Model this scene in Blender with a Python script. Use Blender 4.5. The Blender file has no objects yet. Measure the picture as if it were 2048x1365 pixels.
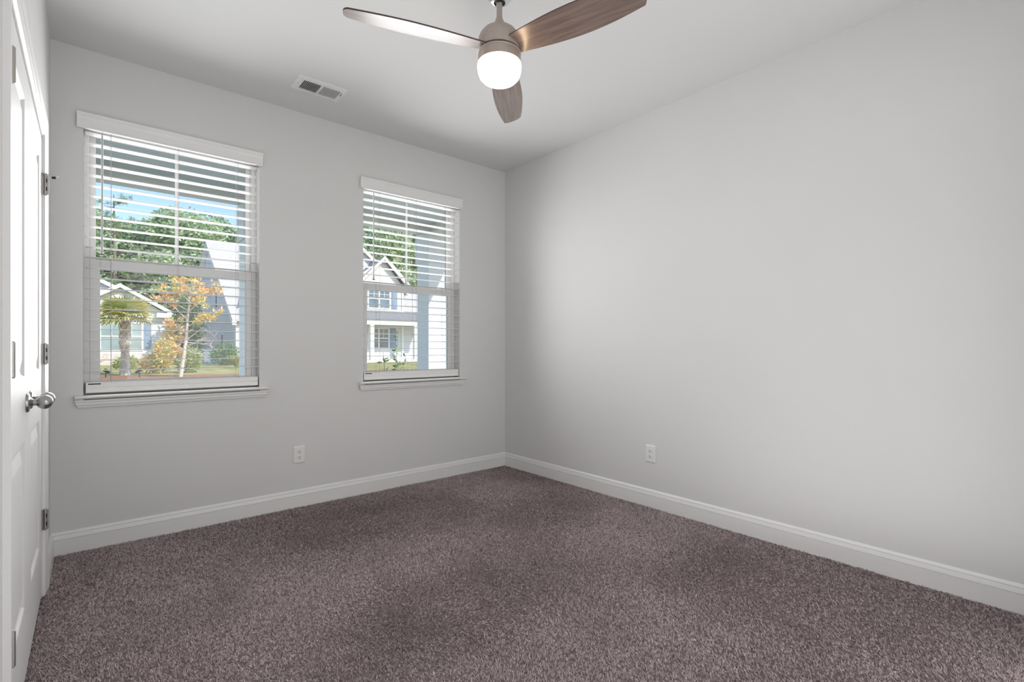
import bpy, math, random
import numpy as np
from mathutils import Vector, Matrix, noise as mnoise

S = bpy.context.scene
COL = S.collection
random.seed(7)
R = math.radians

# ------------------------------------------------------------------ camera, world, light, exposure
cam_d = bpy.data.cameras.new('camera'); cam = bpy.data.objects.new('camera', cam_d); COL.objects.link(cam)
cam_d.sensor_width = 36.0; cam_d.lens = 992 / 2048 * 36
cam_d.shift_y = 9.5 / 2048; cam_d.clip_start = 0.02; cam_d.clip_end = 500
cam.location = (-2.957, -3.576, 1.118); cam.rotation_euler = (R(90), 0, -math.atan2(.648, .7616))
S.camera = cam

w = bpy.data.worlds.new('sky'); S.world = w; w.use_nodes = True
nt = w.node_tree; nt.nodes.clear()
sky = nt.nodes.new('ShaderNodeTexSky'); sky.sky_type = 'NISHITA'; sky.sun_disc = False
sky.sun_elevation = R(42); sky.sun_rotation = R(150); sky.air_density = 1.0; sky.dust_density = 0.6; sky.ozone_density = 1.0
bg = nt.nodes.new('ShaderNodeBackground'); bg.inputs['Strength'].default_value = 0.235
wo = nt.nodes.new('ShaderNodeOutputWorld')
nt.links.new(sky.outputs[0], bg.inputs[0]); nt.links.new(bg.outputs[0], wo.inputs[0])

sd = bpy.data.lights.new('sun', 'SUN'); sd.energy = 3.8; sd.angle = R(0.6); sd.color = (1, .95, .87)
sun = bpy.data.objects.new('sun', sd); COL.objects.link(sun)
sun.rotation_euler = Vector((-.44, .80, -.82)).to_track_quat('-Z', 'Y').to_euler()

def area(name, loc, aim, sx, sy, power, color=(1, 1, 1)):
    d = bpy.data.lights.new(name, 'AREA'); d.shape = 'RECTANGLE'; d.size = sx; d.size_y = sy; d.energy = power; d.color = color
    o = bpy.data.objects.new(name, d); COL.objects.link(o); o.location = loc
    o.rotation_euler = (Vector(aim) - Vector(loc)).to_track_quat('-Z', 'Y').to_euler()
    return o
# added fill lamps: behind the made-up rear opening, and facing up from the rear floor
area('rear_fill', (-1.55, -4.55, 1.45), (-1.55, 0, 1.75), 2.6, 2.2, 36, (1, .992, .98))
area('floor_fill', (-1.6, -2.9, .06), (-1.6, -2.75, 2.74), 2.4, 1.3, 12.5, (1, .992, .98))
# added lamps stand in for window daylight, before and behind the slats
for x in (-2.545, -.95):
    area('window_fill', (x, .008, 1.585), (x, -1, 1.585), .84, 1.42, 13.5, (.98, .99, 1)).data.spread = R(132)
    area('window_fill', (x, .083, 1.98), (x, -1, 1.98), .80, .66, 3.0, (.98, .99, 1))
    area('window_fill', (x, .083, 1.25), (x, -1, 1.25), .80, .62, .4, (.98, .99, 1))

vs = S.view_settings
vs.view_transform = 'Standard'; vs.look = 'None'; vs.gamma = 1.0; vs.use_curve_mapping = False; vs.exposure = 0.0

# ------------------------------------------------------------------ materials
def mat(name, color, rough=.5, metal=0.0, var=0.0, scale=20, bump=0.0, bscale=60, spec=.5, coat=0.0, emit=None, estr=0):
    m = bpy.data.materials.new(name); m.use_nodes = True
    t = m.node_tree; b = t.nodes['Principled BSDF']
    b.inputs['Base Color'].default_value = (*color, 1); b.inputs['Roughness'].default_value = rough
    b.inputs['Metallic'].default_value = metal; b.inputs['Specular IOR Level'].default_value = spec
    b.inputs['Coat Weight'].default_value = coat
    tc = t.nodes.new('ShaderNodeTexCoord')
    if var:
        n = t.nodes.new('ShaderNodeTexNoise'); n.inputs['Scale'].default_value = scale; n.inputs['Detail'].default_value = 4
        t.links.new(tc.outputs['Object'], n.inputs['Vector'])
        r = t.nodes.new('ShaderNodeValToRGB')
        r.color_ramp.elements[0].position = .3; r.color_ramp.elements[1].position = .7
        r.color_ramp.elements[0].color = (*[c * (1 - var) for c in color], 1)
        r.color_ramp.elements[1].color = (*[min(1, c * (1 + var)) for c in color], 1)
        t.links.new(n.outputs['Fac'], r.inputs['Fac']); t.links.new(r.outputs[0], b.inputs['Base Color'])
    if bump:
        n2 = t.nodes.new('ShaderNodeTexNoise'); n2.inputs['Scale'].default_value = bscale; n2.inputs['Detail'].default_value = 3
        t.links.new(tc.outputs['Object'], n2.inputs['Vector'])
        bp = t.nodes.new('ShaderNodeBump'); bp.inputs['Strength'].default_value = bump; bp.inputs['Distance'].default_value = .01
        t.links.new(n2.outputs['Fac'], bp.inputs['Height']); t.links.new(bp.outputs[0], b.inputs['Normal'])
    if emit:
        b.inputs['Emission Color'].default_value = (*emit, 1); b.inputs['Emission Strength'].default_value = estr
    return m

def attr_mat(name, rough=.7, attr='tint', trans=0.0):
    m = bpy.data.materials.new(name); m.use_nodes = True; t = m.node_tree; b = t.nodes['Principled BSDF']
    a = t.nodes.new('ShaderNodeAttribute'); a.attribute_name = attr
    t.links.new(a.outputs['Color'], b.inputs['Base Color']); b.inputs['Roughness'].default_value = rough
    b.inputs['Specular IOR Level'].default_value = .25
    if trans:
        tr = t.nodes.new('ShaderNodeBsdfTranslucent'); t.links.new(a.outputs['Color'], tr.inputs['Color'])
        mx = t.nodes.new('ShaderNodeMixShader'); mx.inputs[0].default_value = trans
        t.links.new(b.outputs[0], mx.inputs[1]); t.links.new(tr.outputs[0], mx.inputs[2])
        t.links.new(mx.outputs[0], t.nodes['Material Output'].inputs[0])
    return m

def siding_mat(name, color, pitch=.18):
    """horizontal lap siding: a saw-tooth bump along height"""
    m = mat(name, color, .65); t = m.node_tree; b = t.nodes['Principled BSDF']
    tc = t.nodes.new('ShaderNodeTexCoord'); sp = t.nodes.new('ShaderNodeSeparateXYZ'); t.links.new(tc.outputs['Object'], sp.inputs[0])
    d = t.nodes.new('ShaderNodeMath'); d.operation = 'DIVIDE'; d.inputs[1].default_value = pitch; t.links.new(sp.outputs['Z'], d.inputs[0])
    fr = t.nodes.new('ShaderNodeMath'); fr.operation = 'FRACT'; t.links.new(d.outputs[0], fr.inputs[0])
    iv = t.nodes.new('ShaderNodeMath'); iv.operation = 'SUBTRACT'; iv.inputs[0].default_value = 1; t.links.new(fr.outputs[0], iv.inputs[1])
    bp = t.nodes.new('ShaderNodeBump'); bp.inputs['Strength'].default_value = 1; bp.inputs['Distance'].default_value = .04
    t.links.new(iv.outputs[0], bp.inputs['Height']); t.links.new(bp.outputs[0], b.inputs['Normal'])
    # darker lap line along the foot of each board
    lt = t.nodes.new('ShaderNodeMath'); lt.operation = 'LESS_THAN'; lt.inputs[1].default_value = .10; t.links.new(fr.outputs[0], lt.inputs[0])
    mx = t.nodes.new('ShaderNodeMix'); mx.data_type = 'RGBA'
    mx.inputs['A'].default_value = (*color, 1); mx.inputs['B'].default_value = (*[c * .6 for c in color], 1)
    t.links.new(lt.outputs[0], mx.inputs['Factor']); t.links.new(mx.outputs['Result'], b.inputs['Base Color'])
    return m

def shingle_mat(name, color):
    m = mat(name, color, .9); t = m.node_tree; b = t.nodes['Principled BSDF']
    tc = t.nodes.new('ShaderNodeTexCoord')
    br = t.nodes.new('ShaderNodeTexBrick'); br.inputs['Scale'].default_value = 1.6
    br.inputs['Color1'].default_value = (*color, 1); br.inputs['Color2'].default_value = (*[c * .85 for c in color], 1)
    br.inputs['Mortar'].default_value = (*[c * .62 for c in color], 1); br.inputs['Mortar Size'].default_value = .02
    t.links.new(tc.outputs['Object'], br.inputs['Vector']); t.links.new(br.outputs['Color'], b.inputs['Base Color'])
    return m

def wood_mat(name):
    m = mat(name, (.2, .15, .13), .32, coat=1.0); t = m.node_tree; b = t.nodes['Principled BSDF']
    b.inputs['Coat Roughness'].default_value = .25; b.inputs['Coat IOR'].default_value = 1.65
    tc = t.nodes.new('ShaderNodeTexCoord'); mp = t.nodes.new('ShaderNodeMapping'); mp.inputs['Scale'].default_value = (2.2, 34, 34)
    t.links.new(tc.outputs['Object'], mp.inputs[0])
    n = t.nodes.new('ShaderNodeTexNoise'); n.inputs['Scale'].default_value = 1.6; n.inputs['Detail'].default_value = 7; n.inputs['Distortion'].default_value = .6
    t.links.new(mp.outputs[0], n.inputs['Vector'])
    r = t.nodes.new('ShaderNodeValToRGB'); r.color_ramp.elements[0].position = .32; r.color_ramp.elements[1].position = .7
    r.color_ramp.elements[0].color = (.150, .105, .088, 1); r.color_ramp.elements[1].color = (.285, .215, .185, 1)
    t.links.new(n.outputs['Fac'], r.inputs[0]); t.links.new(r.outputs[0], b.inputs['Base Color'])
    return m

def glass_mat(name):
    m = bpy.data.materials.new(name); m.use_nodes = True; t = m.node_tree; t.nodes.clear()
    o = t.nodes.new('ShaderNodeOutputMaterial'); tr = t.nodes.new('ShaderNodeBsdfTransparent'); tr.inputs[0].default_value = (.97, .985, .98, 1)
    gl = t.nodes.new('ShaderNodeBsdfGlossy'); gl.inputs['Roughness'].default_value = .02
    fr = t.nodes.new('ShaderNodeFresnel'); fr.inputs['IOR'].default_value = 1.45
    mx = t.nodes.new('ShaderNodeMixShader')
    t.links.new(fr.outputs[0], mx.inputs[0]); t.links.new(tr.outputs[0], mx.inputs[1]); t.links.new(gl.outputs[0], mx.inputs[2])
    t.links.new(mx.outputs[0], o.inputs[0]); return m

M = dict(
    wall=mat('wall_paint', (.70, .70, .695), .62, var=.012, scale=1.5, bump=.05, bscale=220, spec=.3),
    ceil=mat('ceiling_paint', (.72, .72, .72), .75, bump=.05, bscale=200, spec=.2),
    trim=mat('trim_paint', (.82, .82, .815), .38, bump=.02, bscale=30),
    door=mat('door_paint', (.80, .80, .80), .45, bump=.02, bscale=30),
    vinyl=mat('white_vinyl', (.84, .84, .84), .35, bump=.02, bscale=20),
    slat=mat('blind_slat', (.84, .835, .82), .42, bump=.02, bscale=30),
    cord=mat('cord', (.46, .46, .47), .7, bump=.1, bscale=900),
    wand=mat('wand_plastic', (.52, .52, .53), .3, bump=.02, bscale=90),
    black=mat('black_plastic', (.012, .012, .013), .5, bump=.02, bscale=200),
    nickel=mat('satin_nickel', (.40, .395, .385), .28, 1.0, bump=.02, bscale=500),
    hinge=mat('hinge_nickel', (.42, .41, .40), .38, .9, bump=.02, bscale=500),
    taupe=mat('brushed_taupe_metal', (.47, .405, .36), .42, .45, var=.05, scale=90, bump=.02, bscale=400),
    chrome=mat('chrome', (.75, .76, .78), .10, 1.0, var=.02, scale=30),
    wood=wood_mat('blade_wood'),
    edge=mat('blade_edge', (.055, .035, .03), .5, var=.1, scale=80),
    lamp=mat('lit_glass', (.9, .88, .84), .3, var=.01, scale=9, emit=(1, .72, .44), estr=9.0),
    plate=mat('outlet_plastic', (.80, .80, .79), .35, bump=.02, bscale=150),
    vent=mat('vent_enamel', (.78, .78, .78), .4, bump=.02, bscale=150),
    dark=mat('shade_black', (.02, .02, .021), .9, var=.1, scale=50),  # near-black colour stands in for shade inside slots and gaps
    glass=glass_mat('window_glass'),
    carpet_base=mat('carpet_backing', (.20, .155, .16), .95, var=.2, scale=60, bump=.6, bscale=180, spec=.05),
    fibre=attr_mat('carpet_fibre', .8),
    foliage=attr_mat('foliage', .6, trans=.25),
    bark=mat('bark', (.30, .25, .21), .9, var=.3, scale=9, bump=.6, bscale=14),
    palebark=mat('pale_bark', (.62, .55, .48), .85, var=.2, scale=14, bump=.5, bscale=20),
    palmbark=mat('palm_bark', (.52, .45, .40), .9, var=.25, scale=12, bump=.8, bscale=16),
    white_siding=siding_mat('white_siding', (.80, .79, .78)),
    shaded_siding=siding_mat('shaded_siding', (.74, .74, .77)),  # greyed copy of the white siding, shade put into its colour
    trimwhite=mat('exterior_trim', (.84, .84, .84), .5, bump=.02, bscale=20),
    column=mat('column_sky_tint', (.86, .89, .95), .5, bump=.02, bscale=20),  # white paint, with the blue of open-sky shade mixed into the colour
    beam=mat('porch_beam_paint', (.90, .88, .82), .5, bump=.02, bscale=20),
    soffit=mat('porch_soffit', (.80, .84, .84), .6, bump=.03, bscale=10),
    shingle=shingle_mat('light_shingle', (.68, .65, .65)),
    shingle_dark=shingle_mat('grey_shingle', (.34, .33, .34)),
    shutter=mat('shutter_blue', (.27, .35, .48), .5, bump=.05, bscale=20),
    hglass=mat('house_glass', (.34, .42, .44), .12, var=.2, scale=1.2),
    hglass_dark=mat('house_glass_dark', (.16, .21, .27), .1, var=.25, scale=1.2),
    grass=mat('lawn_grass', (.40, .37, .15), .95, var=.35, scale=1.3, bump=.8, bscale=25),
    mulch=mat('red_mulch', (.36, .19, .12), .95, var=.45, scale=9, bump=1.0, bscale=22),
    concrete=mat('concrete', (.78, .76, .72), .9, var=.1, scale=3, bump=.2, bscale=40),  # extra pale, so unseen porch floor and street bounce more light
    acmetal=mat('condenser_metal', (.30, .36, .42), .5, var=.08, scale=8, bump=.1, bscale=60),
    stone=mat('edging_stone', (.66, .58, .55), .9, var=.25, scale=5, bump=.5, bscale=12),
)

# ------------------------------------------------------------------ mesh builder
def off(o):
    v = Vector((0, 0, 0))
    while o is not None:
        v += o.location; o = o.parent
    return v

class MB:
    def __init__(s): s.v = []; s.f = []; s.c = []
    def face(s, pts, col=None):
        n = len(s.v); s.v += [tuple(p) for p in pts]; s.f.append(tuple(range(n, n + len(pts))))
        if col is not None: s.c += [col] * len(pts)
    def box(s, x0, x1, y0, y1, z0, z1):
        n = len(s.v)
        s.v += [(x0, y0, z0), (x1, y0, z0), (x1, y1, z0), (x0, y1, z0), (x0, y0, z1), (x1, y0, z1), (x1, y1, z1), (x0, y1, z1)]
        s.f += [tuple(n + i for i in q) for q in ((0, 3, 2, 1), (4, 5, 6, 7), (0, 1, 5, 4), (1, 2, 6, 5), (2, 3, 7, 6), (3, 0, 4, 7))]
        return s
    def tube(s, pts, rad, n=10, caps=True):
        pts = [Vector(p) for p in pts]
        if not hasattr(rad, '__len__'): rad = [rad] * len(pts)
        base = len(s.v); up = Vector((0, 0, 1)); prev = None
        for i, p in enumerate(pts):
            d = (pts[min(i + 1, len(pts) - 1)] - pts[max(i - 1, 0)]).normalized()
            if prev is None:
                a = d.cross(up)
                if a.length < 1e-4: a = d.cross(Vector((1, 0, 0)))
            else: a = prev - d * prev.dot(d)
            a.normalize(); prev = a; b = d.cross(a)
            for k in range(n):
                t = 2 * math.pi * k / n
                s.v.append(tuple(p + (a * math.cos(t) + b * math.sin(t)) * rad[i]))
        for i in range(len(pts) - 1):
            for k in range(n):
                q = base + i * n; k2 = (k + 1) % n
                s.f.append((q + k, q + k2, q + n + k2, q + n + k))
        if caps:
            s.f.append(tuple(base + k for k in range(n))[::-1]); s.f.append(tuple(base + (len(pts) - 1) * n + k for k in range(n)))
        return s
    def lathe(s, prof, n=40, c=(0, 0, 0), mtx=None):
        """prof: (radius, height) pairs, turned about the local z axis"""
        base = len(s.v)
        for r, z in prof:
            for k in range(n):
                t = 2 * math.pi * k / n; p = Vector((max(r, 1e-5) * math.cos(t), max(r, 1e-5) * math.sin(t), z))
                if mtx is not None: p = mtx @ p
                s.v.append(tuple(p + Vector(c)))
        for i in range(len(prof) - 1):
            for k in range(n):
                q = base + i * n; k2 = (k + 1) % n
                s.f.append((q + k, q + k2, q + n + k2, q + n + k))
        return s
    def prism(s, poly, a, b):
        """poly: list of points (2D) mapped by functions; a and b: callables giving the two end points"""
        n = len(s.v); k = len(poly)
        s.v += [tuple(a(p)) for p in poly] + [tuple(b(p)) for p in poly]
        s.f.append(tuple(n + i for i in range(k))[::-1]); s.f.append(tuple(n + k + i for i in range(k)))
        for i in range(k):
            j = (i + 1) % k; s.f.append((n + i, n + j, n + k + j, n + k + i))
        return s
    def build(s, name, m, parent=None, smooth=None, bevel=0, world=True):
        me = bpy.data.meshes.new(name)
        o3 = off(parent) if (parent is not None and world) else Vector((0, 0, 0))
        vs_ = [(x - o3.x, y - o3.y, z - o3.z) for x, y, z in s.v] if o3.length else s.v
        me.from_pydata(vs_, [], s.f); me.update()
        ms = m if isinstance(m, (list, tuple)) else [m]
        for q in ms: me.materials.append(q)
        if s.c and len(s.c) == len(s.v):
            ca = me.color_attributes.new('tint', 'FLOAT_COLOR', 'POINT')
            ca.data.foreach_set('color', np.array([(*c[:3], 1.0) for c in s.c], dtype=np.float32).ravel())
        o = bpy.data.objects.new(name, me); COL.objects.link(o)
        if parent is not None: o.parent = parent
        import bmesh
        bm = bmesh.new(); bm.from_mesh(me); bmesh.ops.recalc_face_normals(bm, faces=bm.faces); bm.to_mesh(me); bm.free()
        if smooth:
            me.polygons.foreach_set('use_smooth', [True] * len(me.polygons)); me.set_sharp_from_angle(angle=R(smooth))
        if bevel:
            bv = o.modifiers.new('bevel', 'BEVEL'); bv.width = bevel; bv.segments = 2; bv.limit_method = 'ANGLE'; bv.angle_limit = R(40)
        return o

def boxm(*a): return MB().box(*a)
def tag(o, label=None, cat=None, group=None, kind=None):
    if label: o['label'] = label
    if cat: o['category'] = cat
    if group: o['group'] = group
    if kind: o['kind'] = kind
    return o
def empty(name, loc, label=None, cat=None, group=None, kind=None):
    o = bpy.data.objects.new(name, None); COL.objects.link(o); o.location = loc; o.empty_display_size = .1
    return tag(o, label, cat, group, kind)
def copy_tree(o, parent=None):
    c = o.copy(); COL.objects.link(c); c.parent = parent
    for ch in list(o.children): copy_tree(ch, c)
    return c

# ------------------------------------------------------------------ room shell
XL, H, YR = -3.117, 2.74, -3.69
T = .20
OP = [(-2.985, -2.105), (-1.388, -.512)]; OZ0, OZ1 = .822, 2.372
tag(boxm(XL - 1.2, .3, YR - 1.9, T, -.12, 0).build('floor', M['carpet_base']), 'taupe brown carpeted floor of the empty bedroom', 'floor', kind='structure')
tag(boxm(XL - 1.2, .3, YR - 1.9, T, H, H + .15).build('ceiling', M['ceil']), 'smooth white ceiling of the bedroom', 'ceiling', kind='structure')
wm = MB()
wm.box(XL - 1.2, OP[0][0], 0, T, 0, H); wm.box(OP[0][1], OP[1][0], 0, T, 0, H); wm.box(OP[1][1], .3, 0, T, 0, H)
for a, b in OP: wm.box(a, b, 0, T, 0, OZ0); wm.box(a, b, 0, T, OZ1, H)
tag(wm.build('wall_front', M['wall']), 'light grey wall with the two windows', 'wall', kind='structure')
tag(boxm(0, .3, YR - 1.9, 0, 0, H).build('wall_right', M['wall']), 'plain light grey wall on the right', 'wall', kind='structure')
DY0, DY1, DZ = -1.793, -.543, 2.052           # closet opening in the left wall
wm = MB(); wm.box(XL - .12, XL, YR, DY0 - .02, 0, H); wm.box(XL - .12, XL, DY1 + .02, 0, 0, H); wm.box(XL - .12, XL, DY0 - .02, DY1 + .02, DZ + .016, H)
wm.box(XL - .75, XL - .70, YR, 0, 0, H); wm.box(XL - .70, XL - .12, -.30, -.25, 0, H); wm.box(XL - .70, XL - .12, -2.1, -2.05, 0, H)
tag(wm.build('wall_left', M['wall']), 'light grey wall around the closet doors', 'wall', kind='structure')
OX0, OX1, OZ = -2.62, -.48, 2.36               # unseen opening behind the camera, added to admit the fill lamp
wm = MB(); wm.box(XL - .12, OX0, YR - .12, YR, 0, H); wm.box(OX1, 0, YR - .12, YR, 0, H); wm.box(OX0, OX1, YR - .12, YR, OZ, H)
tag(wm.build('wall_rear', M['wall']), 'light grey rear wall with an added opening for the fill lamp', 'wall', kind='structure')
wm = MB(); wm.box(XL - 1.2, .3, YR - 1.95, YR - 1.83, 0, H); wm.box(XL - 1.2, XL - 1.08, YR - 1.9, 0, 0, H)
tag(wm.build('wall_hall', M['wall']), 'light grey far wall of the hall', 'wall', kind='structure')

# baseboards: flat face, groove, sloped band, groove, sloped top
BP = [(0, 0), (.016, 0), (.016, .0822), (.0110, .0832), (.0110, .0848), (.0155, .0864), (.0108, .1075), (.0062, .1083), (.0062, .1098), (.0098, .1112), (.003, .1235), (0, .1235)]
def base_run(mb, p0, p1, nx, ny):
    mb.prism(BP, lambda q: (p0[0] + nx * q[0], p0[1] + ny * q[0], q[1]), lambda q: (p1[0] + nx * q[0], p1[1] + ny * q[0], q[1]))
mb = MB(); base_run(mb, (XL, 0), (0, 0), 0, -1)
tag(mb.build('baseboard_front', M['trim']), 'white moulded baseboard under the windows', 'baseboard', kind='structure')
mb = MB(); base_run(mb, (0, 0), (0, YR), -1, 0)
tag(mb.build('baseboard_right', M['trim']), 'white moulded baseboard along the right wall', 'baseboard', kind='structure')
mb = MB(); base_run(mb, (XL, 0), (XL, -.458), 1, 0)
tag(mb.build('baseboard_left', M['trim']), 'short white baseboard between closet casing and corner', 'baseboard', kind='structure')
mb = MB(); base_run(mb, (XL, -1.882), (XL, YR), 1, 0)
tag(mb.build('baseboard_left.001', M['trim']), 'white baseboard on the near side of the closet doors', 'baseboard', kind='structure')

# ------------------------------------------------------------------ carpet pile (stuff)
def vnoise(x, y, s, seed):
    rng = np.random.default_rng(seed); g = rng.random((64, 64))
    u = x / s; v = y / s; i = np.floor(u).astype(int); j = np.floor(v).astype(int); fu = u - i; fv = v - j
    fu = fu * fu * (3 - 2 * fu); fv = fv * fv * (3 - 2 * fv)
    a = g[i % 64, j % 64]; b = g[(i + 1) % 64, j % 64]; c = g[i % 64, (j + 1) % 64]; d = g[(i + 1) % 64, (j + 1) % 64]
    return (a * (1 - fu) + b * fu) * (1 - fv) + (c * (1 - fu) + d * fu) * fv
def make_carpet():
    rng = np.random.default_rng(3)
    nc = 190000; per = 3
    cx = rng.uniform(XL - .004, -.016, nc); cy = rng.uniform(YR, -.016, nc)
    lean = vnoise(cx + 9, cy + 9, .24, 1) * 1.3 + vnoise(cx + 9, cy + 9, .07, 2) * .8 - .25
    az0 = vnoise(cx + 9, cy + 9, .6, 4) * 5 + rng.normal(0, .9, nc)
    tone = rng.normal(1, .10, nc) * (.84 + .20 * vnoise(cx + 9, cy + 9, .28, 8) + .14 * vnoise(cx + 9, cy + 9, .09, 6))
    X = np.repeat(cx, per) + rng.normal(0, .0028, nc * per); Y = np.repeat(cy, per) + rng.normal(0, .0028, nc * per)
    ind = (Y > DY0) & (Y < DY1); X = np.clip(X, XL + np.where(ind, -.004, .012), -.004); Y = np.clip(Y, YR, -.004)
    az = np.repeat(az0, per) + rng.normal(0, .55, nc * per)
    ln = rng.uniform(.0055, .0100, nc * per); tilt = np.clip(np.repeat(.45 + .35 * lean, per) + rng.normal(0, .22, nc * per), .05, 1.25)
    dx = np.cos(az) * np.sin(tilt) * ln; dy = np.sin(az) * np.sin(tilt) * ln; dz = np.cos(tilt) * ln
    wa = rng.uniform(0, math.pi, nc * per); hw = rng.uniform(.0012, .0019, nc * per)
    wx = np.cos(wa) * hw; wy = np.sin(wa) * hw
    n = nc * per
    V = np.zeros((n, 4, 3), np.float32)
    V[:, 0] = np.stack([X - wx, Y - wy, np.full(n, .0)], 1); V[:, 1] = np.stack([X + wx, Y + wy, np.full(n, .0)], 1)
    V[:, 2] = np.stack([X + dx + wx * .6, Y + dy + wy * .6, dz], 1); V[:, 3] = np.stack([X + dx - wx * .6, Y + dy - wy * .6, dz], 1)
    V[..., 0] = np.clip(V[..., 0], XL - .008, -.002); V[..., 1] = np.clip(V[..., 1], YR, -.002)
    me = bpy.data.meshes.new('carpet_pile')
    me.vertices.add(n * 4); me.vertices.foreach_set('co', V.ravel())
    me.loops.add(n * 4); me.loops.foreach_set('vertex_index', np.arange(n * 4, dtype=np.int32))
    me.polygons.add(n); me.polygons.foreach_set('loop_start', np.arange(0, n * 4, 4, dtype=np.int32))
    me.update(calc_edges=True)
    c = np.array([.475, .395, .405]) * (np.repeat(tone, per) * rng.normal(1, .20, n))[:, None]
    cc = np.ones((n, 4, 4), np.float32); cc[:, :, :3] = np.clip(c, .03, .85)[:, None, :]
    ca = me.color_attributes.new('tint', 'FLOAT_COLOR', 'POINT'); ca.data.foreach_set('color', cc.ravel())
    me.materials.append(M['fibre'])
    o = bpy.data.objects.new('carpet_pile', me); COL.objects.link(o)
    tag(o, 'thick brown frieze carpet pile covering the bedroom floor', 'carpet', kind='stuff')
make_carpet()

# ------------------------------------------------------------------ windows (structure) and blinds (things)
def window(idx, a, b, label):
    c = (a + b) / 2
    root = empty('window_%d' % idx, (c, .12, OZ0), label, 'window', kind='structure')
    # outer frame
    f = MB(); fy0, fy1 = .085, .165; fw = .026
    f.box(a, a + fw, fy0, fy1, OZ0, OZ1); f.box(b - fw, b, fy0, fy1, OZ0, OZ1); f.box(a + fw, b - fw, fy0, fy1, OZ1 - fw, OZ1); f.box(a + fw, b - fw, fy0, fy1, OZ0, OZ0 + .034)
    f.build('window_frame', M['vinyl'], root, bevel=.002)
    def sash(name, y0, y1, x0, x1, z0, z1, l, r, bt, tp):
        s_ = MB(); s_.box(x0, x0 + l, y0, y1, z0, z1); s_.box(x1 - r, x1, y0, y1, z0, z1)
        s_.box(x0 + l, x1 - r, y0, y1, z0, z0 + bt); s_.box(x0 + l, x1 - r, y0, y1, z1 - tp, z1)
        o = s_.build(name, M['vinyl'], root, bevel=.003)
        ym = (y0 + y1) / 2
        boxm(x0 + l, x1 - r, ym - .002, ym + .002, z0 + bt, z1 - tp).build('glass_pane', M['glass'], o)
        return o
    up = sash('upper_sash', .128, .158, a + fw, b - fw, 1.565, OZ1 - fw, .028, .028, .042, .036)
    m_ = MB(); m_.box(c - .0095, c + .0095, .136, .150, 1.605, OZ1 - fw - .034)
    m_.build('muntin', M['vinyl'], up, bevel=.003)
    lo = sash('lower_sash', .090, .122, a + fw, b - fw, .856, 1.608, .046, .034, .062, .056)
    lk = MB(); lk.box(c - .03, c + .03, .092, .118, 1.608, 1.616); lk.tube([(c - .012, .10, 1.618), (c + .028, .098, 1.620)], .005, 8)
    lk.build('sash_lock', M['vinyl'], lo, bevel=.002)
    # stool with horns, and apron moulding below it
    st = MB(); st.prism([(.09, .822), (.09, .846), (-.030, .846), (-.0375, .843), (-.0395, .838), (-.036, .832), (-.028, .829), (0, .822)],
                        lambda q: (a + .001, q[0], q[1]), lambda q: (b - .001, q[0], q[1]))
    PR = [(-.0, .8225), (-.0, .846), (-.030, .846), (-.0375, .843), (-.0395, .838), (-.036, .832), (-.028, .829), (-.022, .8225)]
    st.prism(PR, lambda q: (a - .034, q[0] - .0008, q[1]), lambda q: (a + .001, q[0], q[1]))
    st.prism(PR, lambda q: (b - .001, q[0], q[1]), lambda q: (b + .048, q[0] - .0008, q[1]))
    st.build('window_sill', M['trim'], root)
    AP = [(0, .822), (-.024, .822), (-.023, .814), (-.019, .806), (-.0185, .797), (-.013, .790), (-.011, .782), (-.008, .779), (0, .779)]
    ap = MB(); xa, xb = a - .014, b + .028
    n0 = len(ap.v)                                   # mitred returns: wider at the top than at the foot
    def end(x, sgn): return lambda q: (x + sgn * (-q[0]) * .9, q[0], q[1])
    ap.prism(AP, end(xa, -1), end(xb, 1)); ap.build('apron', M['trim'], root)
    return root
window(1, *OP[0], 'left window with white sashes, overlooking house and palm')
window(2, *OP[1], 'window nearest the room corner, with white sashes')

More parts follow.
